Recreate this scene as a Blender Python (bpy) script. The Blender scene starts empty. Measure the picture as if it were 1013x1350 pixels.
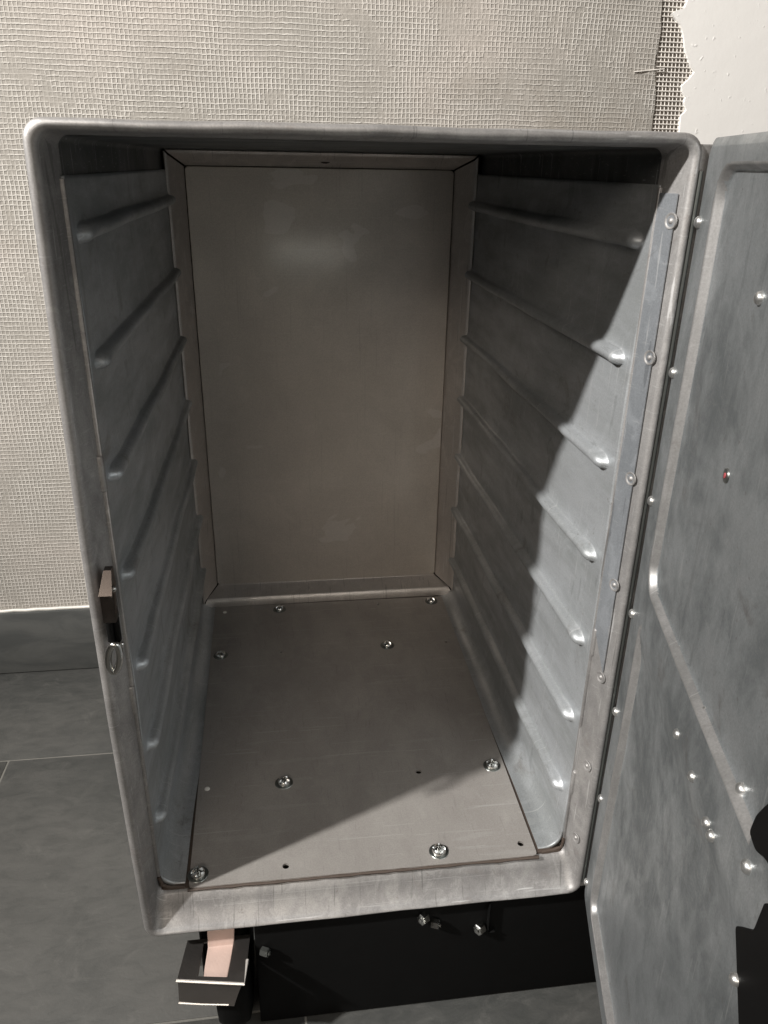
import bpy, bmesh, math, random
import numpy as np
from mathutils import Matrix, Vector
random.seed(7); rng = np.random.RandomState(3)
S = bpy.context.scene; COL = S.collection
OZ = .11                                   # underside of the box above the floor

# ------------------------------------------------------------ camera, light, exposure
cd = bpy.data.cameras.new('camera'); cam = bpy.data.objects.new('camera', cd); COL.objects.link(cam)
cd.sensor_fit = 'HORIZONTAL'; cd.sensor_width = 36; cd.lens = 36*1030.66/1013
cd.clip_start = .01; cd.clip_end = 60
M = Matrix(((.9910838155, .0386659, -.1275061518, -.0488), (-.1321981161, .4047966721, -.9048001505, -.3764),
            (.0166291533, .9135888586, .4062989895, .4724+OZ), (0, 0, 0, 1)))
cam.matrix_world = M
S.camera = cam
S.view_settings.view_transform = 'Standard'; S.view_settings.look = 'None'
S.view_settings.exposure = 0; S.view_settings.gamma = 1; S.view_settings.use_curve_mapping = False

w = bpy.data.worlds.new('World'); S.world = w; w.use_nodes = True
nt = w.node_tree; bg = nt.nodes['Background']
tc = nt.nodes.new('ShaderNodeTexCoord'); sx = nt.nodes.new('ShaderNodeSeparateXYZ')
nt.links.new(tc.outputs['Generated'], sx.inputs[0])
rp = nt.nodes.new('ShaderNodeValToRGB'); el = rp.color_ramp.elements
mr = nt.nodes.new('ShaderNodeMapRange'); mr.inputs[1].default_value = -1; mr.inputs[2].default_value = 1
nt.links.new(sx.outputs['Z'], mr.inputs[0]); nt.links.new(mr.outputs[0], rp.inputs[0])
el[0].position = 0; el[0].color = (.01, .01, .01, 1)
el[1].position = 1; el[1].color = (1.7, 1.52, 1.36, 1)
e = el.new(.47); e.color = (.05, .042, .036, 1)
e = el.new(.62); e.color = (.42, .37, .32, 1)
nt.links.new(rp.outputs[0], bg.inputs[0]); bg.inputs[1].default_value = .10

def lamp(name, kind, loc, power, color, aim=None, **kw):
    d = bpy.data.lights.new(name, kind); o = bpy.data.objects.new(name, d); COL.objects.link(o)
    o.location = loc; d.energy = power; d.color = color
    for k, v in kw.items(): setattr(d, k, v)
    if aim is not None: o.rotation_euler = (Vector(aim)-Vector(loc)).to_track_quat('-Z', 'Y').to_euler()
    return o
KL = (-.15-1.6, -.425*1.6, .486+.78*1.6+OZ)
lamp('ceiling_spotlight', 'SPOT', KL, 455, (1.0, .972, .93), aim=(.24, .34, .70), shadow_soft_size=.042, spot_size=math.radians(62), spot_blend=1)
lamp('panel_highlight_light', 'AREA', (.125, -1.2, .345), .40, (1, .97, .86), aim=(0, .39, .5), shape='RECTANGLE', size=.34, size_y=.02)  # unseen light added to put a soft highlight on the back plate

lamp('front_fill_light', 'AREA', (-.75, -1.8, 1.32), 12.5, (1, .89, .77), aim=(0, .3, .3), shape='RECTANGLE', size=.9, size_y=.5, specular_factor=.4)  # added fill for the cart interior; no window stands here

# ------------------------------------------------------------ node material helpers
def material(name):
    m = bpy.data.materials.new(name); m.use_nodes = True
    return m, m.node_tree, m.node_tree.nodes['Principled BSDF']
def N(t, kind, **kw):
    n = t.nodes.new('ShaderNode'+kind)
    for k, v in kw.items():
        if k.startswith('i_'): n.inputs[int(k[2:]) if k[2:].isdigit() else k[2:].replace('_', ' ')].default_value = v
        else: setattr(n, k, v)
    return n
def objco(t, scale=(1, 1, 1), rot=(0, 0, 0)):
    c = N(t, 'TexCoord'); mp = N(t, 'Mapping'); mp.inputs['Scale'].default_value = scale; mp.inputs['Rotation'].default_value = rot
    t.links.new(c.outputs['Object'], mp.inputs[0]); return mp.outputs[0]
def noise(t, co, scale, detail=4, rough=.5, dist=0):
    n = N(t, 'TexNoise'); n.inputs['Scale'].default_value = scale; n.inputs['Detail'].default_value = detail
    n.inputs['Roughness'].default_value = rough; n.inputs['Distortion'].default_value = dist
    t.links.new(co, n.inputs['Vector']); return n.outputs['Fac']
def mth(t, op, a, b=None, c=None, clamp=False):
    n = N(t, 'Math', operation=op, use_clamp=clamp)
    for i, v in enumerate((a, b, c)):
        if v is None: continue
        if isinstance(v, (int, float)): n.inputs[i].default_value = v
        else: t.links.new(v, n.inputs[i])
    return n.outputs[0]
def rng_(t, v, a, b, c=0, d=1, smooth=False):
    n = N(t, 'MapRange'); n.inputs[1].default_value = a; n.inputs[2].default_value = b
    n.inputs[3].default_value = c; n.inputs[4].default_value = d
    if smooth: n.interpolation_type = 'SMOOTHSTEP'
    t.links.new(v, n.inputs[0]); return n.outputs[0]
def mix(t, f, a, b):
    n = N(t, 'Mix', data_type='RGBA')
    for i, v in ((0, f), (6, a), (7, b)):
        if isinstance(v, (int, float)): n.inputs[i].default_value = v
        elif isinstance(v, tuple): n.inputs[i].default_value = (*v, 1)
        else: t.links.new(v, n.inputs[i])
    return n.outputs[2]
def bump(t, b, h, strength, dist, prev=None):
    n = N(t, 'Bump'); n.inputs['Strength'].default_value = strength; n.inputs['Distance'].default_value = dist
    t.links.new(h, n.inputs['Height'])
    if prev: t.links.new(prev, n.inputs['Normal'])
    t.links.new(n.outputs[0], b.inputs['Normal']); return n.outputs[0]

def metal(name, c1, c2, metallic=.7, r=(.38, .6), patch=14, streak=(1, 1, 1), fine=.25, dirt=None, dents=0., scratch=.5):
    m, t, b = material(name)
    co = objco(t, streak); cu = objco(t)
    n1 = noise(t, co, patch, 6, .62, .6)
    n2 = noise(t, co, patch*4.3, 5, .65, .3)
    f = rng_(t, mth(t, 'ADD', mth(t, 'MULTIPLY', n1, .65), mth(t, 'MULTIPLY', n2, .35)), .38, .62, smooth=True)
    col = mix(t, f, c1, c2)
    if dirt:
        dn = noise(t, cu, 22, 8, .7, 1.2); col = mix(t, rng_(t, dn, .58, .72, 0, .55, True), col, dirt)
        sp = noise(t, cu, 240, 2, .5); col = mix(t, rng_(t, sp, .70, .76, 0, .5, True), col, dirt)
    gr = noise(t, cu, 1100, 2, .6)
    col = mix(t, rng_(t, gr, .35, .65, 0, .24), col, tuple(c*.45 for c in c1))
    worn = rng_(t, noise(t, objco(t, (1.2, 1, .8), (.3, .2, .6)), patch*2.1, 8, .74, 1.6), .53, .60, 0, .30, True)
    col = mix(t, mth(t, 'MULTIPLY', worn, min(1, scratch*1.4)), col, tuple(min(1, c*1.25+.04) for c in c2))
    # faint scratches
    s1 = noise(t, objco(t, (1, 9, 60), (.5, .2, .1)), 14, 2, .4)
    sc = rng_(t, s1, .66, .70, 0, scratch, True)
    col = mix(t, mth(t, 'MULTIPLY', sc, .35), col, (.75, .75, .75))
    s2 = noise(t, objco(t, (70, 6, 1.2), (.1, .9, .7)), 9, 3, .5, .3)
    col = mix(t, mth(t, 'MULTIPLY', rng_(t, s2, .655, .675, 0, min(1, scratch*1.6), True), .5), col, tuple(c*.35 for c in c1))
    s3 = noise(t, objco(t, (2, 80, 3), (.9, .15, .4)), 7, 3, .5, .3)
    col = mix(t, mth(t, 'MULTIPLY', rng_(t, s3, .665, .68, 0, min(1, scratch*1.6), True), .5), col, (.82, .82, .82))
    t.links.new(col, b.inputs['Base Color']); b.inputs['Metallic'].default_value = metallic
    t.links.new(rng_(t, mth(t, 'ADD', mth(t, 'MULTIPLY', n1, .5), mth(t, 'MULTIPLY', n2, .5)), .35, .65, r[1], r[0]), b.inputs['Roughness'])
    h = mth(t, 'ADD', mth(t, 'MULTIPLY', n2, .3), mth(t, 'MULTIPLY', noise(t, cu, 900, 2), .05))
    p = bump(t, b, h, fine, .0006)
    if dents: bump(t, b, noise(t, co, 9, 3, .5, .4), dents, .006, p)
    return m
GREY1, GREY2 = (.40, .425, .445), (.56, .585, .61)
m_liner = metal('oxidised_pressed_aluminium', (.37, .388, .395), (.57, .595, .622), .60, (.36, .60), 9, (1, .35, 1.6), .3, (.24, .225, .21), .30, .3)
m_rim = metal('worn_rim_aluminium', (.29, .282, .279), (.45, .438, .43), .62, (.48, .64), 20, (1, 1, .6), .3, (.26, .22, .20), .1)
m_floor_plate = metal('matt_floor_plate', (.37, .345, .325), (.46, .435, .41), .45, (.5, .62), 7, (1, .5, 1), .2, (.36, .34, .32), .03, .2)
m_back = metal('matt_back_plate', (.44, .395, .35), (.50, .45, .40), .35, (.30, .42), 6, (1, 1, 1), .2, None, .10, .16)
m_back.node_tree.nodes['Principled BSDF'].inputs['Coat Weight'].default_value = .35
m_back.node_tree.nodes['Principled BSDF'].inputs['Coat Roughness'].default_value = .13
m_trim = metal('corner_extrusion', (.60, .555, .52), (.68, .63, .59), .70, (.36, .48), 16, (1, 1, 1), .15, None, 0)
m_door = metal('smudged_door_aluminium', (.22, .236, .243), (.50, .525, .54), .80, (.36, .60), 13, (1, 1, .85), .3, (.20, .18, .17), .16, .22)
m_bead = metal('rubbed_panel_edge', (.34, .335, .33), (.51, .50, .495), .72, (.38, .5), 22, (1, 1, .5), .2, (.3, .28, .27), .05, .3)
m_shell = metal('dark_inner_shell', (.09, .095, .095), (.14, .145, .145), .5, (.45, .6), 12)
m_plate2 = metal('hinge_backing_strip', (.30, .32, .345), (.47, .495, .53), .65, (.34, .55), 16, (1, 1, .5), .4, (.20, .20, .21), .2)
def plain(name, col, metallic=0, rough=.5, nz=0.):
    m, t, b = material(name)
    co = objco(t); n = noise(t, co, 60, 4)
    t.links.new(mix(t, n, tuple(c*.8 for c in col), tuple(min(1, c*1.15) for c in col)), b.inputs['Base Color'])
    b.inputs['Metallic'].default_value = metallic; b.inputs['Roughness'].default_value = rough
    if nz: bump(t, b, noise(t, co, 500, 3), nz, .0005)
    if max(col) < .02: b.inputs['Specular IOR Level'].default_value = .12
    return m
m_seal = plain('brown_sealant', (.072, .052, .041), 0, .6, .5)
m_gap = plain('black_joint_filler', (.018, .014, .012), 0, .7)
m_steel = plain('bright_zinc_screw', (.62, .62, .60), 1, .2)
m_rivet = plain('dull_rivet_aluminium', (.58, .58, .57), .9, .36)
m_dsteel = plain('dark_polished_steel', (.15, .13, .12), 1, .24)
m_washer = plain('dull_washer', (.20, .21, .20), .9, .35)
m_rubber = plain('black_rubber', (.005, .005, .005), 0, .6)
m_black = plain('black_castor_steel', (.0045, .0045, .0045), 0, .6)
m_pedal = plain('brushed_pedal_steel', (.24, .225, .215), .92, .30, .3)
m_edge = plain('pale_pedal_edge', (.74, .70, .66), .35, .35)
m_pad = plain('pink_beige_pedal_pad', (.64, .48, .42), .1, .45, .3)
m_white = plain('white_plastic_plug', (.80, .78, .74), 0, .4)
m_red = plain('red_ink_mark', (.35, .06, .07), 0, .5)
m_lrec = plain("black_latch_recess", (.0035, .0033, .0033), 0, .6)

# ------------------------------------------------------------ mesh helpers
def link(name, me, mat, parent=None, smooth=True, kind=None, label=None):
    o = bpy.data.objects.new(name, me); COL.objects.link(o)
    if mat is not None: me.materials.append(mat)
    if smooth and len(me.polygons): me.polygons.foreach_set('use_smooth', [True]*len(me.polygons))
    if parent is not None:
        o.parent = parent
        o.matrix_parent_inverse = Matrix.Translation(-parent.location)     # every parent's world matrix is its own location
    if kind: o['kind'] = kind
    if label: o['label'] = label
    return o
def tag(o, label, cat, group=None):
    o['label'] = label; o['category'] = cat
    if group: o['group'] = group
def mesh(name, vs, fs):
    me = bpy.data.meshes.new(name); me.from_pydata([tuple(map(float, v)) for v in vs], [], fs); me.update(); return me
def sharp(me, deg=35):
    me.polygons.foreach_set('use_smooth', [True]*len(me.polygons))
    me.set_sharp_from_angle(angle=math.radians(deg)); return me
def gridmesh(name, P):                       # P: (ni, nj, 3)
    ni, nj = P.shape[:2]
    me = bpy.data.meshes.new(name); nv = ni*nj; nf = (ni-1)*(nj-1)
    me.vertices.add(nv); me.vertices.foreach_set('co', P.reshape(-1).astype(np.float32))
    i, j = np.meshgrid(np.arange(ni-1), np.arange(nj-1), indexing='ij'); a = (i*nj+j).ravel()
    q = np.stack([a, a+nj, a+nj+1, a+1], 1).ravel()
    me.loops.add(nf*4); me.loops.foreach_set('vertex_index', q.astype(np.int32))
    me.polygons.add(nf); me.polygons.foreach_set('loop_start', np.arange(0, nf*4, 4, dtype=np.int32))
    me.update(calc_edges=True); me.validate(); return me
class MB:
    def __init__(s): s.bm = bmesh.new()
    def box(s, x0, x1, y0, y1, z0, z1, bev=0., seg=2, mat=None):
        r = bmesh.ops.create_cube(s.bm, size=1)
        v = r['verts']
        for q in v: q.co = Vector((x0+(q.co.x+.5)*(x1-x0), y0+(q.co.y+.5)*(y1-y0), z0+(q.co.z+.5)*(z1-z0)))
        if bev:
            e = list({e for q in v for e in q.link_edges})
            r2 = bmesh.ops.bevel(s.bm, geom=e, offset=bev, segments=seg, affect='EDGES', profile=.5)
            v = list({q for f in r2['faces'] for q in f.verts} | {q for q in v if q.is_valid})
        if mat is not None: bmesh.ops.transform(s.bm, matrix=mat, verts=[q for q in v if q.is_valid])
        return s
    def lathe(s, prof, mat=Matrix(), seg=24, ex=1.):            # prof: (r, h) along +Z
        rings = []
        for r, h in prof:
            if r < 1e-7: rings.append([s.bm.verts.new(mat @ Vector((0, 0, h)))])
            else: rings.append([s.bm.verts.new(mat @ Vector((r*math.cos(2*math.pi*k/seg)*ex, r*math.sin(2*math.pi*k/seg), h))) for k in range(seg)])
        for a, b in zip(rings, rings[1:]):
            for k in range(seg):
                if len(a) == 1 and len(b) == 1: continue
                if len(a) == 1: s.bm.faces.new((a[0], b[k], b[(k+1) % seg]))
                elif len(b) == 1: s.bm.faces.new((a[k], a[(k+1) % seg], b[0]))
                else: s.bm.faces.new((a[k], a[(k+1) % seg], b[(k+1) % seg], b[k]))
        return s
    def tube(s, pts, r, seg=8):
        pts = [Vector(p) for p in pts]; rings = []
        for i, p in enumerate(pts):
            d = (pts[min(i+1, len(pts)-1)]-pts[max(i-1, 0)]).normalized()
            u = d.orthogonal().normalized() if i == 0 else (pu - d*pu.dot(d)).normalized()
            pu = u; v = d.cross(u)
            rr = r(i/(len(pts)-1)) if callable(r) else r
            rings.append([s.bm.verts.new(p+(u*math.cos(2*math.pi*k/seg)+v*math.sin(2*math.pi*k/seg))*rr) for k in range(seg)])
        for a, b in zip(rings, rings[1:]):
            for k in range(seg): s.bm.faces.new((a[k], a[(k+1) % seg], b[(k+1) % seg], b[k]))
        s.bm.faces.new(rings[0][::-1]); s.bm.faces.new(rings[-1]); return s
    def done(s, name, deg=35):
        bmesh.ops.recalc_face_normals(s.bm, faces=s.bm.faces[:])
        me = bpy.data.meshes.new(name); s.bm.to_mesh(me); s.bm.free(); return sharp(me, deg)
def frame(origin, n, up=(0, 0, 1)):          # matrix whose +Z is n
    n = Vector(n).normalized(); x = Vector(up).cross(n)
    if x.length < 1e-4: x = Vector((1, 0, 0))
    x.normalize(); y = n.cross(x)
    return Matrix(((x.x, y.x, n.x, origin[0]), (x.y, y.y, n.y, origin[1]), (x.z, y.z, n.z, origin[2]), (0, 0, 0, 1)))
B = lambda x, y, z: (x, y, z+OZ)             # box coordinates to world

# ------------------------------------------------------------ floor tiles
YW = .485
m_tile, t, b = material('grey_stone_tile')
cu = objco(t); geo = N(t, 'NewGeometry')
n1 = noise(t, cu, 5, 6, .6, .5); n2 = noise(t, objco(t, (1, 2.4, 1), (0, 0, .3)), 34, 6, .7, .8); n3 = noise(t, cu, 420, 3)
f = rng_(t, mth(t, 'ADD', mth(t, 'MULTIPLY', n1, .6), mth(t, 'MULTIPLY', n2, .4)), .36, .64, smooth=True)
col = mix(t, f, (.056, .058, .056), (.098, .097, .092))
col = mix(t, rng_(t, noise(t, cu, 17, 7, .72, 1.5), .56, .72, 0, .5, True), col, (.135, .132, .125))
t.links.new(col, b.inputs['Base Color']); t.links.new(rng_(t, n2, .3, .7, .5, .68), b.inputs['Roughness'])
bump(t, b, mth(t, 'ADD', n2, mth(t, 'MULTIPLY', n3, .5)), .35, .0008)
m_grout = plain('pale_grout', (.19, .185, .17), 0, .9, .5)
mb = MB(); gw = .0009; P = .3025
for r in range(-10, 2):
    y0 = .0149+P*r; y1 = min(y0+P, YW)
    off = -.347 if r % 2 == 0 else -.047
    for c in range(-6, 7):
        x0 = off+c*.6
        mb.box(x0+gw, x0+.6-gw, y0+gw, y1-gw, -.012, 0, .0008, 2)
fl = link('floor', mb.done('floor'), m_tile, smooth=False, kind='structure')
mb = MB(); mb.box(-4, 4, -3.2, YW-.001, -.02, -.0007)
link('floor_grout', mb.done('floor_grout'), m_grout, smooth=False, kind='structure')

# ------------------------------------------------------------ wall
def plaster(name, mesh_amt, c_hi, c_lo):
    m, t, b = material(name)
    c = N(t, 'TexCoord'); wv = N(t, 'TexNoise'); wv.inputs['Scale'].default_value = 7; wv.inputs['Detail'].default_value = 2
    t.links.new(c.outputs['Object'], wv.inputs['Vector'])
    sub = N(t, 'VectorMath', operation='SUBTRACT'); t.links.new(wv.outputs['Color'], sub.inputs[0]); sub.inputs[1].default_value = (.5, .5, .5)
    sc = N(t, 'VectorMath', operation='SCALE'); sc.inputs['Scale'].default_value = .007; t.links.new(sub.outputs[0], sc.inputs[0])
    ad = N(t, 'VectorMath', operation='ADD'); t.links.new(c.outputs['Object'], ad.inputs[0]); t.links.new(sc.outputs[0], ad.inputs[1])
    wv2 = N(t, 'TexNoise'); wv2.inputs['Scale'].default_value = 160; t.links.new(c.outputs['Object'], wv2.inputs['Vector'])
    sub2 = N(t, 'VectorMath', operation='SUBTRACT'); t.links.new(wv2.outputs['Color'], sub2.inputs[0]); sub2.inputs[1].default_value = (.5, .5, .5)
    sc2 = N(t, 'VectorMath', operation='SCALE'); sc2.inputs['Scale'].default_value = .0016; t.links.new(sub2.outputs[0], sc2.inputs[0])
    ad2 = N(t, 'VectorMath', operation='ADD'); t.links.new(ad.outputs[0], ad2.inputs[0]); t.links.new(sc2.outputs[0], ad2.inputs[1])
    sp = N(t, 'SeparateXYZ'); t.links.new(ad2.outputs[0], sp.inputs[0])
    def ridge(v, pitch, lo, hi):
        fr = mth(t, 'FRACT', mth(t, 'DIVIDE', v, pitch)); d = mth(t, 'ABSOLUTE', mth(t, 'SUBTRACT', fr, .5))
        return rng_(t, d, lo, hi, 0, 1, True)
    hx = ridge(sp.outputs['X'], .0040, .27, .44); hz = ridge(sp.outputs['Z'], .0045, .30, .45)
    cu = c.outputs['Object']
    fill = rng_(t, noise(t, cu, 11, 6, .6, .5), .36, .64, 0, 1, True)      # where mortar chokes the weave
    fine = noise(t, cu, 330, 4, .6); mid = noise(t, cu, 60, 5, .65)
    hx = mth(t, 'MULTIPLY', hx, rng_(t, fill, 0, 1, 1, .15)); hz2 = mth(t, 'MULTIPLY', hz, rng_(t, mid, .35, .65, 1, .35))
    g = mth(t, 'MAXIMUM', mth(t, 'MULTIPLY', hx, .75), hz2)
    smear = rng_(t, mth(t, 'ADD', mth(t, 'MULTIPLY', noise(t, cu, 6, 7, .68, .9), .7), mth(t, 'MULTIPLY', noise(t, cu, 70, 4, .6, .5), .3)), .495, .565, 0, 1, True)
    g2 = mth(t, 'MULTIPLY', g, rng_(t, smear, 0, 1, 1, .22))
    h = mth(t, 'ADD', mth(t, 'MULTIPLY', g2, mesh_amt), mth(t, 'ADD', mth(t, 'MULTIPLY', fine, .45), mth(t, 'MULTIPLY', mid, .75)))
    base = mix(t, rng_(t, g2, 0, 1), c_lo, c_hi)
    tone = noise(t, cu, 3.5, 5, .6)
    base = mix(t, rng_(t, tone, .4, .65, 0, .4, True), base, (c_hi[0]*.86, c_hi[1]*.80, c_hi[2]*.78))
    base = mix(t, rng_(t, noise(t, cu, 5, 8, .72, 1.1), .54, .66, 0, .42, True), base, (c_lo[0]*.95, c_lo[1]*.90, c_lo[2]*.86))
    base = mix(t, rng_(t, fine, .35, .62, .30, 0), base, (c_lo[0]*.6, c_lo[1]*.58, c_lo[2]*.56))
    t.links.new(base, b.inputs['Base Color']); b.inputs['Roughness'].default_value = .9
    bump(t, b, h, .75, .0011)
    return m
m_plaster = plaster('mesh_embedded_render', 1.1, (.77, .74, .695), (.36, .34, .308))
m_wpaint, t, b = material('white_wall_paint')
cu = objco(t); b.inputs['Roughness'].default_value = .6
t.links.new(mix(t, noise(t, cu, 4), (.90, .885, .86), (.92, .905, .885)), b.inputs['Base Color'])
bump(t, b, mth(t, 'ADD', noise(t, cu, 45, 4, .6), mth(t, 'MULTIPLY', rng_(t, noise(t, cu, 130, 2), .66, .74, 0, 1, True), .8)), .35, .0012)
m_base = plain('rough_dark_render', (.27, .245, .22), 0, .95, 1.)
m_thread = plain('white_glass_fibre_thread', (.78, .74, .69), 0, .7)

wall = bpy.data.objects.new('rendered_wall', None); COL.objects.link(wall); wall.location = (0, YW, 0)
tag(wall, 'rough plaster wall with embedded mesh and a white painted patch behind the cart', 'wall')
mb = MB(); mb.box(-3, 3, YW+.004, YW+.12, -.02, 2.6); link('wall_core', mb.done('wall_core'), m_base, wall, False)
ZT, ZB = 2.6, .086
def slab(name, left, right, yf, yb, mat):          # left/right: lists of (x, z) from bottom to top
    vs = []; fs = []; out = left+right[::-1]
    me_b = bmesh.new(); a = [me_b.verts.new((x, yf, z)) for x, z in out]
    f = me_b.faces.new(a); r = bmesh.ops.extrude_face_region(me_b, geom=[f])
    for v in r['geom']:
        if isinstance(v, bmesh.types.BMVert): v.co.y = yb
    bmesh.ops.triangulate(me_b, faces=me_b.faces[:]); bmesh.ops.recalc_face_normals(me_b, faces=me_b.faces[:])
    me = bpy.data.meshes.new(name); me_b.to_mesh(me); me_b.free(); sharp(me, 30)
    return link(name, me, mat, wall, False)
edge = []
z = ZB
while z < ZT:
    edge.append((.3775-.072*(z-.23-OZ)+.0012*math.sin(z*90)+rng.uniform(-.0008, .0008), z)); z += .006
edge = [(x-.0105, z) for x, z in edge]
slab('mesh_render_coat', [(-3, ZB), (-3, ZT)], edge+[(edge[-1][0], ZT)], YW, YW+.0041, m_plaster)
known = [(.3652, .6252), (.3633, .6187), (.3550, .6160), (.3507, .6132), (.3546, .6095), (.362, .6039), (.3650, .598), (.3672, .593), (.3694, .5852), (.3720, .580), (.3754, .5748), (.3791, .5682), (.384, .5636), (.379, .557), (.3724, .551), (.3742, .5456), (.3784, .5409), (.3776, .536), (.3814, .5291), (.3790, .526), (.3764, .5241), (.3777, .5078)]
lo = []; zz = .50+OZ; x = .378
while zz > ZB:
    lo.append((x, zz)); zz -= rng.uniform(.006, .014); x = .40+.02*math.sin(zz*23)+rng.uniform(-.008, .008)
hi = []; zz = .632+OZ
while zz < ZT:
    hi.append((.372+.012*math.sin(zz*31)+rng.uniform(-.006, .006), zz)); zz += rng.uniform(.006, .016)
jag = [(lo[-1][0], ZB)]+lo[::-1]+[(a, b_+OZ) for a, b_ in known[::-1]]+hi+[(.37, ZT)]
slab('white_paint_layer', jag, [(3, ZB), (3, ZT)], YW-.0012, YW+.0041, m_wpaint)
mb = MB()
zr = .50
k = 0
zs = np.arange(.30, 1.05, .00434)
for z in zs:
    jz = rng.uniform(-.0003, .0003)
    mb.box(.325, .405, YW+.0012, YW+.0022, z-.0006+jz, z+.0006+jz, .0003, 1)
for xg in np.arange(.33, .40, .0041):
    mb.tube([(xg-.072*(z-.7)+rng.uniform(-.0003, .0003), YW+.0026, z) for z in np.arange(.30, 1.05, .03)], .0006, 5)
link('reinforcement_mesh', mb.done('reinforcement_mesh'), m_thread, wall, False)
mb = MB(); mb.tube([(.3395-.02+i*.0035, YW-.0008-.0006*math.sin(i), .672+OZ*0+.0004*i) for i in range(10)], .0006, 5)
link('loose_thread', mb.done('loose_thread'), m_thread, wall)

# skirting tiles
m_skirt, t, b = material('grey_skirting_tile')
cu = objco(t)
t.links.new(mix(t, rng_(t, noise(t, objco(t, (1, 1, 3)), 14, 6, .6, .6), .35, .65, smooth=True), (.060, .063, .062), (.088, .090, .087)), b.inputs['Base Color'])
b.inputs['Roughness'].default_value = .55; bump(t, b, noise(t, cu, 90, 5, .65), .3, .0008)
sk = bpy.data.objects.new('skirting', None); COL.objects.link(sk); sk.location = (0, YW-.004, 0)
tag(sk, 'dark grey tile skirting with white top joint at the foot of the wall', 'skirting board')
for i, c in enumerate(range(-5, 6)):
    mb = MB(); mb.box(.055+c*.6+.0008, .655+c*.6-.0008, YW-.0085, YW+.0035, .0012, .0855, .0009, 2)
    link('skirting_tile', mb.done('skirting_tile'), m_skirt, sk, False)
mb = MB(); n = 240
mb.tube([(-1.6+3.2*i/n, YW-.0035+rng.uniform(-.0006, .0006), .0868+rng.uniform(-.0004, .0004)) for i in range(n+1)], .0019, 6)
link('joint_bead', mb.done('joint_bead'), m_white, sk)

# ------------------------------------------------------------ the cart
cart = bpy.data.objects.new('galley_cart', None); COL.objects.link(cart); cart.location = (0, .2, 0)
tag(cart, 'empty worn aluminium galley cart with ribbed side walls and its door swung open', 'galley cart')
H = .486
def rr(xl, xr, zb, zt, r, y, k=7):
    pts = []
    for cx, cz, a0 in ((xr-r, zb+r, -90), (xr-r, zt-r, 0), (xl+r, zt-r, 90), (xl+r, zb+r, 180)):
        for i in range(k+1):
            a = math.radians(a0+90*i/k); pts.append(B(cx+r*math.cos(a), y, cz+r*math.sin(a)))
    return pts
def loops(name, L, cap=False):
    vs = [p for l in L for p in l]; n = len(L[0]); fs = []
    for a in range(len(L)-1):
        for k in range(n): fs.append((a*n+k, a*n+(k+1) % n, (a+1)*n+(k+1) % n, (a+1)*n+k))
    if cap: fs.append(tuple(range((len(L)-1)*n, len(L)*n)))
    return mesh(name, vs, fs)
# sheet sides drawn in long loops with many divisions, slightly dented by noise
prof = [(0, 0, 0, 0, .009, .41), (0, 0, 0, 0, .009, .03), (0, 0, 0, 0, .009, .0022), (.05, .05, .05, .05, .009, .0006), (.18, .18, .2, .18, .0088, -.0006),
        (.45, .45, .5, .45, .008, -.0011), (.75, .75, .8, .75, .0072, -.0005), (.93, .93, 1, .93, .0068, .0008), (1.0, 1.0, 1.25, 1.0, .0064, .0030)]
WL, WR, WB, WT = .0062, .0050, .0036, .0052               # lip widths left, right, bottom, top
XL, XR, ZT_ = -.1507, .1508, .4882
L = [rr(XL+a*WL, XR-b_*WR, c*WB, ZT_-d*WT, r, y) for a, b_, c, d, r, y in prof]
for xl, xr, zb, zt, r, y in ((-.1428, .1430, .0180, .4824, .006, .0090), (-.1422, .1420, .0238, .4823, .006, .0118), (-.1418, .1412, .0255, .4822, .006, .0140), (-.1412, .1408, .0256, .4820, .005, .0205)):
    L.append(rr(xl, xr, zb, zt, r, y))
# long sides are split so that the left one can bow outwards a little, as sheet metal does
def split(loop, n=10):
    out = []; m = len(loop)
    for k in range(m):
        a, b_ = np.array(loop[k]), np.array(loop[(k+1) % m]); far = np.linalg.norm(a-b_) > .05
        for q in range(n if far else 1):
            p = a+(b_-a)*q/n if far else a
            z = p[2]-OZ; bow = math.sin(math.pi*min(max(z/H, 0), 1))
            dent = .00025*math.sin(z*57+p[0]*40)+.0002*math.sin(z*131+p[0]*97)
            w_ = max(0, 1-max(p[1], 0)/.016) if p[1] < .016 else 0
            if p[0] < -.13: p = p+np.array([-.0030*bow*(w_ if p[1] < .016 else 0)-.0*bow+dent*w_, 0, 0])
            elif abs(p[0]) < .14: p = p+np.array([0, 0, dent*w_*1.2])
            out.append(tuple(p))
    return out
L[0] = rr(XL, XR, 0, ZT_, .009, .41)
L = [split(l, 14) for l in L]
me = loops('outer_shell', L); sharp(me, 50)
link('outer_shell', me, m_rim, cart, False)
# little knocks along the rim
mb = MB(); mb.box(-.1495, .1495, .4095, .4110, .0005+OZ, H-.0005+OZ); link('rear_skin', mb.done('rear_skin'), m_shell, cart, False)
# inner shell (sides above liner, ceiling, underfloor)
L = [rr(-.1412, .1412, .012, .4818, .003, .0205), rr(-.1412, .1412, .012, .4818, .003, .4085)]
link('inner_shell', loops('inner_shell', L, True), m_shell, cart, False)
# thin lip that closes the reveal to the shell
L = [rr(-.1412, .1412, .0254, .4813, .004, .0204), rr(-.1412, .1412, .012, .4818, .003, .0206)]

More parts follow.
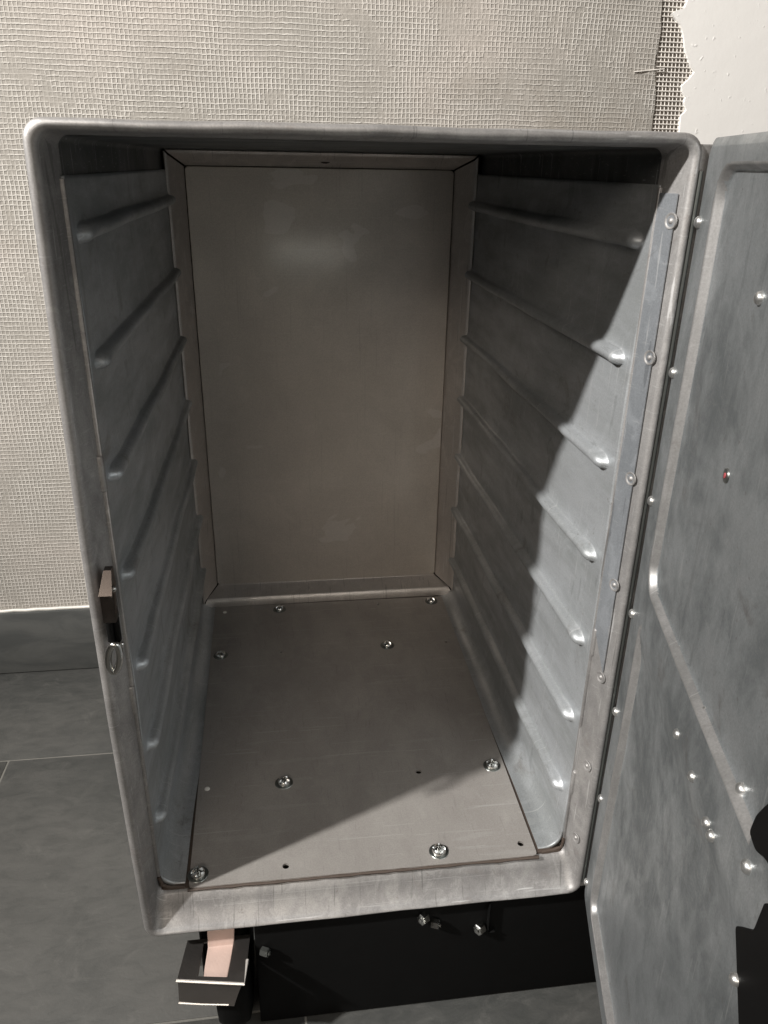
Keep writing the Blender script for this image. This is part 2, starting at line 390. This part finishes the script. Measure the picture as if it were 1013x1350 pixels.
# side liners with pressed tray rails
Z1, SP = .4421, .0610
rails = [Z1-SP*i for i in range(7)]
def liner(side, name, lab, dz, xf, xb):
    zs = [.4655]
    z = .4655
    while z > .0405:
        near = any(abs(z-(q+dz)+.002) < .011 for q in rails)
        z -= .0006 if near else .0022; zs.append(max(z, .040))
    ys = np.concatenate([np.arange(.0180, .050, .0011), np.arange(.050, .3768, .0030), [.3720, .3735, .3750, .3765, .3775]]); ys = np.unique(np.round(ys, 5)); ys = ys[ys <= .3776]
    zs = np.array(zs)
    Y, Z = np.meshgrid(ys, zs)
    off = np.zeros_like(Y)
    def sm(x): x = np.clip(x, 0, 1); return x*x*(3-2*x)
    wob = .0002*np.sin(Y*21+side)+.00012*np.sin(Y*57)
    for q in rails:
        rad = .0045
        ey = np.maximum(0, .0335-Y)*.62+np.maximum(0, Y-.3762)*2.5      # capsule ends
        zq = q+dz-.0024-.0010*np.clip((.05-Y)/.02, 0, 1)**2
        d = Z-zq-wob
        de = np.sqrt(d*d+ey*ey)/rad
        pr = np.sqrt(np.clip(1-de**2, 0, 1)); pr = pr*sm((1-de)/.18+.35)
        fil = .20*np.clip(1-np.abs(d-.0045)/.009, 0, 1)**2*sm((Y-.030)/.02)*np.clip((.3778-Y)/.003, 0, 1)
        off += .0068*np.maximum(pr, fil)
        # soft swage crease pressed a little lower down
        d2 = (Z-(q+dz-.026))/.006; off += .0005*np.exp(-d2*d2)*sm((Y-.05)/.05)
    # shallow panel waviness
    off += .0007*np.sin(Y*14+side*1.3)*np.sin(Z*23+1)+.0004*np.sin(Y*41+Z*37)
    X0 = xf+(xb-xf)*(Y-.018)/.36
    P1 = np.stack([side*(X0-off), Y, Z+OZ], -1)
    rows = [P1]
    n = 8; r = .0125
    for k in range(1, n+1):
        a = math.pi/2*k/n
        x = X0[-1]-off[-1]-r*(1-math.cos(a)); zz = .040-r*math.sin(a)
        rows.append(np.stack([side*x, ys, np.full_like(ys, zz+OZ)], -1)[None])
    x = X0[-1]-off[-1]-r-.0035
    rows.append(np.stack([side*x, ys, np.full_like(ys, .0275+OZ)], -1)[None])
    P = np.concatenate(rows, 0)
    # folded front edge that faces the opening, and folded top edge
    f0 = P[:, :1].copy(); f0[..., 0] += side*.0003; f0[..., 1] -= .0006
    f1 = P[:, :1].copy(); f1[..., 0] += side*.0022; f1[..., 1] -= .0008
    f2 = P[:, :1].copy(); f2[..., 0] += side*.0024; f2[..., 1] += .003
    # keep lower cove folded outward/down
    m = P[:, 0, 2] < .041+OZ
    for F, e in ((f0, .0003), (f1, .0022), (f2, .0024)):
        F[m, 0, 0] -= side*e*.6; F[m, 0, 2] -= e
    P = np.concatenate([f2, f1, f0, P], 1)
    top = P[:1].copy(); top[..., 0] += side*.0026
    P = np.concatenate([top, P], 0)
    if side > 0: P = P[:, ::-1]
    o = link(name, gridmesh(name, P), m_liner, cart, True); o['label'] = lab
    return o
ll = liner(-1, 'side_liner', 'left ribbed wall in shade', .0012, .1398, .1388)
rl = liner(1, 'side_liner', 'right ribbed wall, partly sunlit' .replace('sunlit', 'lit by the lamp'), -.0008, .1392, .1368)
# tray rails are pressed into the liners (one mesh each)

# sealant around the front edge of the liners
def bead(parent, pts, r, name='sealant_bead', mat=None):
    mb = MB(); P = []
    for a, b_ in zip(pts, pts[1:]):
        n = max(2, int((Vector(b_)-Vector(a)).length/.006))
        for i in range(n): P.append(tuple(np.array(a)+(np.array(b_)-np.array(a))*i/n+rng.uniform(-.00025, .00025, 3)))
    P.append(pts[-1]); rs = rng.uniform(.7, 1.25, len(P)+1)
    mb.tube(P, lambda u: r*rs[int(u*(len(P)-1))], 6)
    link(name, mb.done(name), mat or m_seal, parent)
for z0, z1 in ((.462, .335), (.313, .190), (.172, .036)):
    bead(ll, [B(-.1433, .0158, z0), B(-.1431, .0158, z1)], .0010)
for z0, z1 in ((.462, .300), (.285, .206), (.180, .05)):
    bead(rl, [B(.1413, .0174, z0), B(.1413, .0174, z1)], .0007)
for s, o in ((-1, ll), (1, rl)):
    bead(o, [B(s*.1405, .0168, .036), B(s*.1388, .0160, .0285), B(s*.1330, .0152, .0262), B(s*.1240, .0146, .0262)], .0013)
for s, o, w_ in ((-1, ll, .0034), (1, rl, .0024)):
    mb = MB(); xa, xb = sorted((s*.1396, s*(.1396+w_))); mb.box(xa, xb, .0158, .0182, .036+OZ, .4645+OZ, .0007, 2)
    link('liner_edge', mb.done('liner_edge'), m_rim, o, False)
# weld tabs where the left liner edge was filled
for o, s, z in ((ll, -1, .324), (ll, -1, .181), (rl, 1, .2015), (rl, 1, .088)):
    mb = MB(); mb.box(s*.1418-.0024, s*.1418+.0024, .0142, .0185, z-.010+OZ, z+.010+OZ, .0012, 3); link('edge_tab', mb.done('edge_tab'), m_rim, o, False)

# floor plate with real holes
def plate_with_holes(name, outline, holes, z0, z1):
    bm = bmesh.new(); ed = []
    def loop(pts):
        v = [bm.verts.new((x, y, z1)) for x, y in pts]
        for i in range(len(v)): ed.append(bm.edges.new((v[i], v[(i+1) % len(v)])))
        return v
    vo = loop(outline); vh = []
    for hx, hy, hr in holes: vh.append(loop([(hx+hr*math.cos(2*math.pi*k/16), hy+hr*math.sin(2*math.pi*k/16)) for k in range(16)]))
    bmesh.ops.triangle_fill(bm, use_beauty=True, edges=ed)
    for v in [vo]+vh:
        w_ = [bm.verts.new((q.co.x, q.co.y, z0)) for q in v]
        for i in range(len(v)): bm.faces.new((v[i], v[(i+1) % len(v)], w_[(i+1) % len(v)], w_[i]))
    bmesh.ops.recalc_face_normals(bm, faces=bm.faces[:])
    me = bpy.data.meshes.new(name); bm.to_mesh(me); bm.free(); return sharp(me, 30)
def corner_poly(c, r=.004, k=5):
    out = []
    n = len(c)
    for i in range(n):
        p = Vector(c[i]); a = (Vector(c[i-1])-p).normalized(); b_ = (Vector(c[(i+1) % n])-p).normalized()
        s, e = p+a*r, p+b_*r
        for j in range(k+1):
            u = j/k; out.append(tuple(s*(1-u)**2+p*2*u*(1-u)+e*u*u))
    return out
GX = (-.1157, -.0566, .0506, .1110); GY = (.0225, .1027, .2840, .3655)
bolts = [(0, 0), (2, 0), (1, 1), (3, 1), (0, 2), (2, 2), (1, 3), (3, 3)]
plugs = [(0, 1), (0, 3)]
holes = [(1, 0), (3, 0), (2, 1), (1, 2), (3, 2), (2, 3)]
out = corner_poly([(-.1215, .0122), (.1200, .0110), (.1244, .3755), (-.1266, .3770)])
fp = link('floor_plate', plate_with_holes('floor_plate', out, [(GX[i], GY[j], .0024 if j < 2 else .0017) for i, j in holes], .0262+OZ, .0280+OZ), m_floor_plate, cart, False)
mb = MB()
for x0, x1, y0, y1 in ((-.1410, -.1190, .0142, .385), (.1185, .1410, .0142, .385), (-.1192, .1187, .372, .385)): mb.box(x0, x1, y0, y1, .0240+OZ, .0268+OZ)
link('floor_sealant', mb.done('floor_sealant'), m_seal, cart, False)
bead(fp, [B(-.1222, .0118, .0264), B(-.05, .0114, .0264), B(.1208, .0106, .0264)], .0011)
# cut-out backing so that the holes read black
for i, j in holes:
    mb = MB(); mb.lathe([(.0030, 0), (.0030, -.008), (0, -.008)], Matrix.Translation(B(GX[i], GY[j], .0262)), 16)
    link('screw_hole', mb.done('screw_hole'), m_gap, fp, True)
def pan_screw(parent, mat4, ang=.3):
    mb = MB(); mb.lathe([(0, .0004), (.0067, .0004), (.0071, 0), (.0071, -.0003)], mat4, 28)
    wsh = link('washer', mb.done('washer'), m_washer, parent, False)
    mb = MB()
    R_ = mat4 @ Matrix.Rotation(ang, 4, 'Z') @ Matrix.Scale(1.22, 4)
    n = 28; prof = [(.0042, .0004), (.0042, .0012), (.0038, .0022), (.0030, .0030), (.0020, .0034), (.0010, .0035)]
    rings = []
    for r, h in prof:
        ring = []
        for k in range(n):
            a = 2*math.pi*k/n; cr = math.cos(2*a)**8 if r < .0031 else 0
            ring.append(mb.bm.verts.new(R_ @ Vector((r*math.cos(a), r*math.sin(a), h-.0017*cr))))
        rings.append(ring)
    for a, b_ in zip(rings, rings[1:]):
        for k in range(n): mb.bm.faces.new((a[k], a[(k+1) % n], b_[(k+1) % n], b_[k]))
    c = mb.bm.verts.new(R_ @ Vector((0, 0, .0012)))
    for k in range(n): mb.bm.faces.new((rings[-1][k], rings[-1][(k+1) % n], c))
    link('screw', mb.done('screw', 25), m_steel, parent, False)
for i, j in bolts: pan_screw(fp, Matrix.Translation(B(GX[i]+rng.uniform(-.0006, .0006), GY[j], .0280)), rng.uniform(0, 1.5))
for i, j in plugs:
    mb = MB(); mb.lathe([(.0021, -.0002), (.0020, .0004), (.0012, .0008), (0, .0009)], Matrix.Translation(B(GX[i], GY[j], .0280)), 16)
    link('hole_plug', mb.done('hole_plug'), m_white, fp)

# rear corner extrusions (four mitred strips) and back plate
K = [(-.1388, .1372, .0278, .4816, .3738, .0035), (-.1376, .1360, .0335, .4806, .3726, .0042), (-.1358, .1342, .0372, .4788, .3736, .0052), (-.1350, .1334, .0382, .4780, .3746, .0055),
     (-.1252, .1209, .0450, .4698, .3928, .0015), (-.1246, .1203, .0455, .4692, .3938, .0006), (-.1240, .1197, .0461, .4686, .3970, 0.)]
def trim(side):
    A, C_ = [], []
    for i, (xl, xr, zb, zt, y, dyb) in enumerate(K):
        g = .0012
        if side == 'b': A.append(B(xl+g, y+dyb, zb)); C_.append(B(xr-g, y+dyb, zb))
        if side == 't': A.append(B(xl+g, y, zt)); C_.append(B(xr-g, y, zt))
        if side == 'l': A.append(B(xl, y, zb+g)); C_.append(B(xl, y, zt-g))
        if side == 'r': A.append(B(xr, y, zb+g)); C_.append(B(xr, y, zt-g))
    vs = A+C_; n = len(A)
    me = mesh('corner_trim', vs, [(i, i+1, n+i+1, n+i) for i in range(n-1)])
    sharp(me, 70); link('corner_trim', me, m_trim, cart, True)
for s in 'btlr': trim(s)
# joint filler behind the strips
vs = []
fill = [(-.1412, .1412, .026, .4818, .3790, .006), (-.1255, .1212, .0447, .4701, .3950, .003), (-.120, .116, .05, .465, .3962, 0)]
L = []
for xl, xr, zb, zt, y, dyb in fill:
    L.append([B(xl, y+dyb, zb), B(xr, y+dyb, zb), B(xr, y, zt), B(xl, y, zt)])
link('joint_filler', loops('joint_filler', L, True), m_gap, cart, False)
L = [rr(-.1238, .1195, .0463, .4684, .0035, .3958), rr(-.1236, .1193, .0465, .4682, .0035, .3946), rr(-.1231, .1188, .0470, .4677, .0032, .3942)]
bp_ = link('back_plate', loops('back_plate', L, True), m_back, cart, False)
# paint smear on the top strip
mb = MB(); mb.lathe([(.0035, 0), (.0035, .0004), (0, .0006)], frame(B(0, .384, .4755), (0, -1, -.5)), 14, 1.6); link('sealant_smear', mb.done('sealant_smear'), m_gap, cart)

# rivets down the hinge side reveal, backing strip
nrm = Vector((-.95, -.30, 0)).normalized()
mb = MB()
vv = []
def on_reveal(y, z): return B(.1451-(y-.003)*.32-.0003, y, z)
pl = [(.0045, .462), (.0172, .462), (.0172, .214), (.0045, .186)]
bmv = [mb.bm.verts.new(on_reveal(y, z)) for y, z in pl]; f = mb.bm.faces.new(bmv)
r_ = bmesh.ops.extrude_face_region(mb.bm, geom=[f]); bmesh.ops.translate(mb.bm, vec=nrm*.0006, verts=[g for g in r_['geom'] if isinstance(g, bmesh.types.BMVert)])
link('hinge_backing_strip', mb.done('hinge_backing_strip'), m_plate2, cart, False)
for i, z in enumerate((.4496, .3828, .3151, .2476, .1816, .1106, .0467)):
    mb = MB(); o = Vector(on_reveal(.0062, z))+nrm*(.0006 if i < 4 else .0)
    mb.lathe([(.0040, -.0003), (.0038, .0004), (.0031, .0004), (.0026, -.0001), (.0016, -.0001), (.0012, .0006), (0, .0010)], frame(o, nrm), 20)
    link('blind_rivet', mb.done('blind_rivet', 50), m_rim, cart, True)

# hinge leaf joining box and door
mb = MB(); mb.box(.1490, .1600, .0016, .0034, .004+OZ, .4835+OZ, .0005, 1)
link('hinge_leaf', mb.done('hinge_leaf'), m_rim, cart, False)
mb = MB(); mb.lathe([(0, 0), (.0012, .0003), (.0012, .462), (0, .4623)], Matrix.Translation(B(.1516, .0004, .010)), 12)
link('hinge_pin', mb.done('hinge_pin'), m_washer, cart, False)

# striker and latch eye on the left edge
ct = bpy.data.objects.new('door_striker', None); COL.objects.link(ct); ct.parent = cart; ct.matrix_parent_inverse = Matrix.Translation((0, -.2, 0)); ct.location = B(-.1425, -.003, .26)
def sub(name, me, mat, smooth=False): return link(name, me, mat, ct, smooth)
mb = MB()
for (x0, x1, y0, y1, z0, z1) in ((-.1462, -.1392, -.0065, .004, .2465, .2640),): mb.box(x0, x1, y0+.002, y1, z0+OZ, z1+OZ, .0008, 2)
sub('striker_block', mb.done('striker_block'), m_dsteel)
bm = bmesh.new()
v = [bm.verts.new(B(*p)) for p in ((-.1462, -.0065, .2643), (-.1392, -.0065, .2643), (-.1392, .006, .2643), (-.1462, .006, .2643), (-.1436, .001, .2755), (-.1396, .001, .2755), (-.1396, .006, .2755), (-.1436, .006, .2755))]
for q in ((0, 1, 5, 4), (1, 2, 6, 5), (2, 3, 7, 6), (3, 0, 4, 7), (4, 5, 6, 7)): bm.faces.new([v[k] for k in q])
bmesh.ops.recalc_face_normals(bm, faces=bm.faces[:]); me = bpy.data.meshes.new('striker_cap'); bm.to_mesh(me); bm.free(); sub('striker_cap', me, m_dsteel)
mb = MB(); mb.lathe([(0, 0), (.0018, .0002), (.0018, .012), (0, .012)], Matrix.Translation(B(-.1436, -.003, .2345)), 12)
mb.box(-.1432, -.1395, -.001, .004, .231+OZ, .2462+OZ, .0006, 2)
sub('striker_pin', mb.done('striker_pin'), m_black)
mb = MB(); n = 36
for k in range(n): pass
ring = []
cz, cx = .2245, -.1432
pts = []
for k in range(n+1):
    a = 2*math.pi*k/n; pts.append(B(cx+.0030*math.cos(a)+.0022*math.sin(a)*.55, -.0045, cz+.0088*math.sin(a)))
mb.tube(pts, .00185, 12); sub('latch_eye', mb.done('latch_eye', 60), m_steel, True)
for z, y in ((.2655, -.004), (.2310, -.004)):
    mb = MB(); mb.lathe([(.0017, -.001), (.0016, .0008), (.0009, .0016), (0, .0018)], frame(B(-.1393, y+.003, z), (.8, -.6, 0)), 14); sub('striker_rivet', mb.done('striker_rivet', 60), m_steel, True)

# ------------------------------------------------------------ door
DA = math.radians(76); PV = Vector((.1522, -.0012, 0)); D = Vector((-math.cos(DA), -math.sin(DA), 0)); NI = Vector((-math.sin(DA), math.cos(DA), 0))   # inner face normal
def dp(t_, z_, h=0.): p = PV+D*t_+NI*h; return (p.x, p.y, z_+OZ)
def rrsdf(t_, z_, t0, t1, z0, z1, r):
    cx, cz, hx, hz = (t0+t1)/2, (z0+z1)/2, (t1-t0)/2-r, (z1-z0)/2-r
    qx, qz = np.abs(t_-cx)-hx, np.abs(z_-cz)-hz
    return np.hypot(np.maximum(qx, 0), np.maximum(qz, 0))+np.minimum(np.maximum(qx, qz), 0)-r
def axis(a, b_, dense, f=.0006, c=.004):
    out = [a]; x = a
    while x < b_-1e-6:
        x += f if any(abs(x-q) < .009 for q in dense) else c; out.append(min(x, b_))
    return np.array(out)
DW = .300
ts = axis(0, DW, (.023, .027, .278, .205, .215, .225, .235)); zs = axis(0, H, (.016, .205, .22, .235, .245, .255, .264, .275, .285, .295, .4735))
T, Z = np.meshgrid(ts, zs)
Tc, Zc = T.copy(), Z.copy(); R0 = .009
for ct_, cz_, sx_, sz_ in ((R0, R0, -1, -1), (R0, H-R0, -1, 1), (DW-R0, R0, 1, -1), (DW-R0, H-R0, 1, 1)):
    dx, dz = (T-ct_)*sx_, (Z-cz_)*sz_; m = (dx > 0) & (dz > 0)
    mx = np.maximum(dx, dz); hyp = np.maximum(np.hypot(dx, dz), 1e-9); k = np.where(m, mx/hyp, 1)
    Tc = np.where(m, ct_+sx_*dx*k, Tc); Zc = np.where(m, cz_+sz_*dz*k, Zc)
A = rrsdf(Tc, Zc, .0235, .278, .2635, .4755, .015); Bp = rrsdf(Tc, Zc, .0230, .278, .0155, .2425, .010)
latch = rrsdf(Tc, Zc, .2035, .290, .238, .312, .022)
A = np.maximum(A, -latch); d = np.minimum(A, Bp)
def sm(x): x = np.clip(x, 0, 1); return x*x*(3-2*x)
h = -.0045*np.maximum(sm(-A/.0032), sm(-Bp/.0032)*sm((.2425-Zc)/.03))
h += .0004*np.sin(T*24+Z*9)*np.sin(Z*17+1)
edge_d = rrsdf(Tc, Zc, 0, DW, 0, H, R0)
h -= .0012*sm((edge_d+.0018)/.0018)**2

def polysdf(T_, Z_, P):
    dd = np.full(T_.shape, 1e9); sg = np.ones(T_.shape)
    for i in range(len(P)):
        ax, az = P[i]; bx, bz = P[i-1]; ex, ez = bx-ax, bz-az; wx, wz = T_-ax, Z_-az
        q = np.clip((wx*ex+wz*ez)/(ex*ex+ez*ez), 0, 1)
        dd = np.minimum(dd, (wx-ex*q)**2+(wz-ez*q)**2)
        c1, c2, c3 = Z_ >= az, Z_ < bz, ex*wz > ez*wx
        sg = np.where((c1 & c2 & c3) | (~c1 & ~c2 & ~c3), -sg, sg)
    return sg*np.sqrt(dd)
pocket1 = polysdf(Tc, Zc, [(.2245, .262), (.2230, .247), (.2115, .2345), (.2315, .2105), (.262, .185), (.262, .262)])-.0004
pocket2 = pocket1
pocket3 = polysdf(Tc, Zc, [(.2045, .2705), (.2060, .278), (.2100, .287), (.2170, .298), (.230, .306), (.262, .306), (.262, .276), (.219, .2735), (.212, .2700)])-.0018
Pd = np.stack([PV.x+D.x*Tc+NI.x*h, PV.y+D.y*Tc+NI.y*h, Zc+OZ], -1)
# side skirt
door = link('door', gridmesh('door', Pd), m_door, cart, True)
door.data.materials.append(m_bead)
ni, nj = d.shape
c4 = (d[:-1, :-1]+d[1:, :-1]+d[1:, 1:]+d[:-1, 1:])/4
tc4 = (Tc[:-1, :-1]+Tc[1:, 1:])/2; zc4 = (Zc[:-1, :-1]+Zc[1:, 1:])/2
door.data.polygons.foreach_set('material_index', ((c4 < .0002) & (c4 > -.0024) & (~((zc4 < .25) & (zc4 > .225) & (tc4 > .03)))).astype(np.int32).ravel())
def drr(h_, ins=0.):
    k = 7; pts = []; r = R0-ins
    for cx, cz, a0 in ((DW-R0, R0, -90), (DW-R0, H-R0, 0), (R0, H-R0, 90), (R0, R0, 180)):
        for i in range(k+1):
            a = math.radians(a0+90*i/k); pts.append(dp(cx+r*math.cos(a), cz+r*math.sin(a), h_))
    return pts
me = loops('door_skin', [drr(-.0012), drr(-.0245), drr(-.026, .0015)], True); sharp(me, 40)
link('door_skin', me, m_rim, door, False)
def rivet(t_, z_, r=.0032, hh=.0016, base=0., name='rivet', mat=None):
    r *= .86
    mb = MB(); mb.lathe([(r, -.0008), (r*.98, hh*.25), (r*.8, hh*.65), (r*.45, hh*.93), (0, hh)], frame(dp(t_, z_, base), NI), 18)
    link(name, mb.done(name, 60), mat or m_rivet, door, True)
for z_ in (.450, .378, .307, .2355, .165, .0945, .0185): rivet(.0062, z_, .0034, .0022, 0, 'hinge_rivet')
for t_, z_ in ((.095, .4285), (.086, .2635), (.132, .2635), (.180, .2665)): rivet(t_, z_, .0032, .0022, -.0043)
for t_, z_ in ((.118, .2400), (.145, .2400), (.169, .2385), (.1755, .2385)): rivet(t_, z_, .0030, .0022, 0)
rivet(.207, .2575, .0032, .0022, 0)
mb = MB(); mb.lathe([(.0033, -.0003), (.0030, .0003), (0, .0004)], frame(dp(.098, .3575, -.0043), NI), 18); link('drill_mark', mb.done('drill_mark'), m_washer, door, True)
mb = MB(); mb.lathe([(.0013, 0), (.0012, .0006), (0, .0007)], frame(dp(.098, .3575, -.0042), NI), 12, .7); link('red_mark', mb.done('red_mark'), m_red, door, True)
# black plastic latch housings near the free edge
def housing(name, P, h0, h1, r=.003):
    P = corner_poly(P, r, 4)
    bm = bmesh.new(); v = [bm.verts.new(dp(a, b_, h0)) for a, b_ in P]; f = bm.faces.new(v)
    q = bmesh.ops.extrude_face_region(bm, geom=[f]); bmesh.ops.translate(bm, vec=NI*(h1-h0), verts=[g for g in q['geom'] if isinstance(g, bmesh.types.BMVert)])
    bmesh.ops.recalc_face_normals(bm, faces=bm.faces[:]); me = bpy.data.meshes.new(name); bm.to_mesh(me); bm.free(); sharp(me, 40)
    o = link(name, me, m_lrec, door, False); md = o.modifiers.new('bev', 'BEVEL'); md.width = .0004; md.segments = 2; md.limit_method = 'ANGLE'
housing('latch_housing', [(.2245, .262), (.2230, .247), (.2115, .2345), (.2315, .2105), (.262, .185), (.285, .185), (.285, .262)], -.007, .0010, .0018)
housing('latch_knob', [(.2040, .2700), (.2055, .279), (.2100, .288), (.2170, .298), (.230, .306), (.270, .306), (.270, .276), (.219, .2735), (.211, .2690)], -.007, .0012, .0022)
rivet(.222, .2215, .0028, .0024, .0010)

# ------------------------------------------------------------ undercarriage and added shade skirt
mb = MB(); mb.box(-.140, .140, .012, .398, -.006+OZ, -.0008+OZ, .0015, 2); link('chassis_plate', mb.done('chassis_plate'), m_black, cart, False)
mb = MB(); mb.box(-.080, .200, .0055, .0085, -.1085+OZ, -.003+OZ, .001, 2); link('shade_skirt', mb.done('shade_skirt'), m_black, cart, False)  # black sheet added in place of the deep shade below the box
def castor(cx, cy, pedal=False, trail=0.):
    r = bpy.data.objects.new('castor', None); COL.objects.link(r); r.parent = cart; r.matrix_parent_inverse = Matrix.Translation((0, -.2, 0)); r.location = (cx, cy, 0)
    wz = .0455
    X = Matrix.Translation((cx, cy+trail, wz)) @ Matrix.Rotation(math.pi/2, 4, 'Y')
    mb = MB(); mb.lathe([(.008, -.012), (.036, -.012), (.042, -.0105), (.0448, -.006), (.0452, 0), (.0448, .006), (.042, .0105), (.036, .012), (.008, .012)], X, 40)
    link('wheel', mb.done('wheel', 50), m_rubber, r, True)
    mb = MB()
    for s in (-1, 1):
        mb.box(cx+s*.0205-.0012, cx+s*.0205+.0012, cy-.016, cy+.016, wz-.012, OZ-.0085, .0006, 1)
    mb.box(cx-.0217, cx+.0217, cy-.016, cy+.016, OZ-.0085, OZ-.0062, .0006, 1)
    link('fork', mb.done('fork'), m_black, r, False)
    for s in (-1, 1):
        mb = MB(); mb.lathe([(0, 0), (.0048, 0), (.0052, .0008), (.0052, .0042), (.0046, .005), (0, .005)], Matrix.Translation((cx+s*.0217, cy, wz)) @ Matrix.Rotation(s*math.pi/2, 4, 'Y'), 6)
        link('axle_nut', mb.done('axle_nut', 20), m_steel, r, False)
    if pedal:
        z0 = OZ-.0215
        q = [(-.1263, .0117), (-.0832, .0113), (-.0863, -.0250), (-.1305, -.0172)]
        i_ = [(-.1150, .0090), (-.0945, .0088), (-.0972, -.0188), (-.1170, -.0158)]
        bm = bmesh.new(); top = [bm.verts.new((x, y, z0)) for x, y in q]; inn = [bm.verts.new((x, y, z0)) for x, y in i_]
        for k in range(4): bm.faces.new((top[k], top[(k+1) % 4], inn[(k+1) % 4], inn[k]))
        r2 = bmesh.ops.extrude_face_region(bm, geom=bm.faces[:])
        bmesh.ops.translate(bm, vec=(0, 0, -.0016), verts=[g for g in r2['geom'] if isinstance(g, bmesh.types.BMVert)])
        # front lip
        a, b_ = Vector((-.1305, -.0174, z0-.0035)), Vector((-.0880, -.0246, z0-.0035))
        nn = 10; rows = []
        for k in range(6):
            u = k/5; row = []
            for j in range(nn+1):
                p = a.lerp(b_-Vector((.006*u, 0, 0)), j/nn); row.append(bm.verts.new((p.x, p.y-.004*u*u+.002, p.z-.015*u)))
            rows.append(row)
        for A_, B_ in zip(rows, rows[1:]):
            for j in range(nn): bm.faces.new((A_[j], A_[j+1], B_[j+1], B_[j]))
        bmesh.ops.recalc_face_normals(bm, faces=bm.faces[:]); me = bpy.data.meshes.new('brake_pedal'); bm.to_mesh(me); bm.free()
        o = link('brake_pedal', me, m_pedal, r, False)
        md = o.modifiers.new('thick', 'SOLIDIFY'); md.thickness = .0008
        md = o.modifiers.new('bev', 'BEVEL'); md.width = .0005; md.segments = 2; md.limit_method = 'ANGLE'
        # paler, less metallic wire along front and right edges
        mb = MB(); mb.tube([(-.1307, -.0174, z0+.0002), (-.0862, -.0252, z0+.0002), (-.0848, -.0080, z0+.0002)], .0010, 6)
        mb.tube([(-.1305, -.0196, z0-.0188), (-.115, -.0222, z0-.0190), (-.0975, -.0252, z0-.0182)], .0007, 6)
        link('pedal_edge', mb.done('pedal_edge'), m_edge, r, True)
        bm = bmesh.new()
        pts = [(-.1142, -.0152, z0-.0048), (-.0984, -.0192, z0-.0048), (-.0945, .0070, z0-.0030), (-.1122, .0068, z0-.0030)]
        v = [bm.verts.new(p) for p in pts]; f = bm.faces.new(v)
        v2 = [bm.verts.new(p) for p in ((-.1120, .0100, z0+.010), (-.0935, .0102, z0+.010))]
        bm.faces.new((v[3], v[2], v2[1], v2[0]))
        bmesh.ops.recalc_face_normals(bm, faces=bm.faces[:]); me = bpy.data.meshes.new('pedal_pad'); bm.to_mesh(me); bm.free()
        o = link('pedal_pad', me, m_pad, r, False); md = o.modifiers.new('thick', 'SOLIDIFY'); md.thickness = .002; md.offset = 0
        md = o.modifiers.new('bev', 'BEVEL'); md.width = .0006; md.segments = 2
castor(-.0968, .030, True); castor(.0660, .030, False, .075); castor(-.0968, .350); castor(.0960, .350)
for x, z, r, ax in ((-.0731, -.0290, .0032, (.9, -.5, .1)), (.0377, -.0125, .0038, (-.8, -.6, .2)), (.0472, -.0195, .0034, (.9, -.45, .1)), (.0794, -.0290, .0040, (-.8, -.6, .1))):
    mb = MB(); mb.lathe([(0, -.003), (r, -.003), (r*1.05, -.0024), (r*1.05, .0020), (r*.9, .0026), (r*.5, .0028), (r*.45, .0038), (0, .0040)], frame(B(x, .0020, z), ax), 6)
    link('frame_bolt', mb.done('frame_bolt', 20), m_washer if x < 0 else m_steel, cart, False)
mb = MB(); mb.box(.0852, .0862, .0012, .0052, -.034+OZ, -.004+OZ, .0003, 1); mb.box(.0862, .0910, .0012, .0052, -.034+OZ, -.0328+OZ, .0003, 1); link('angle_bracket', mb.done('angle_bracket'), m_black, cart, False)

S.render.engine = 'CYCLES'
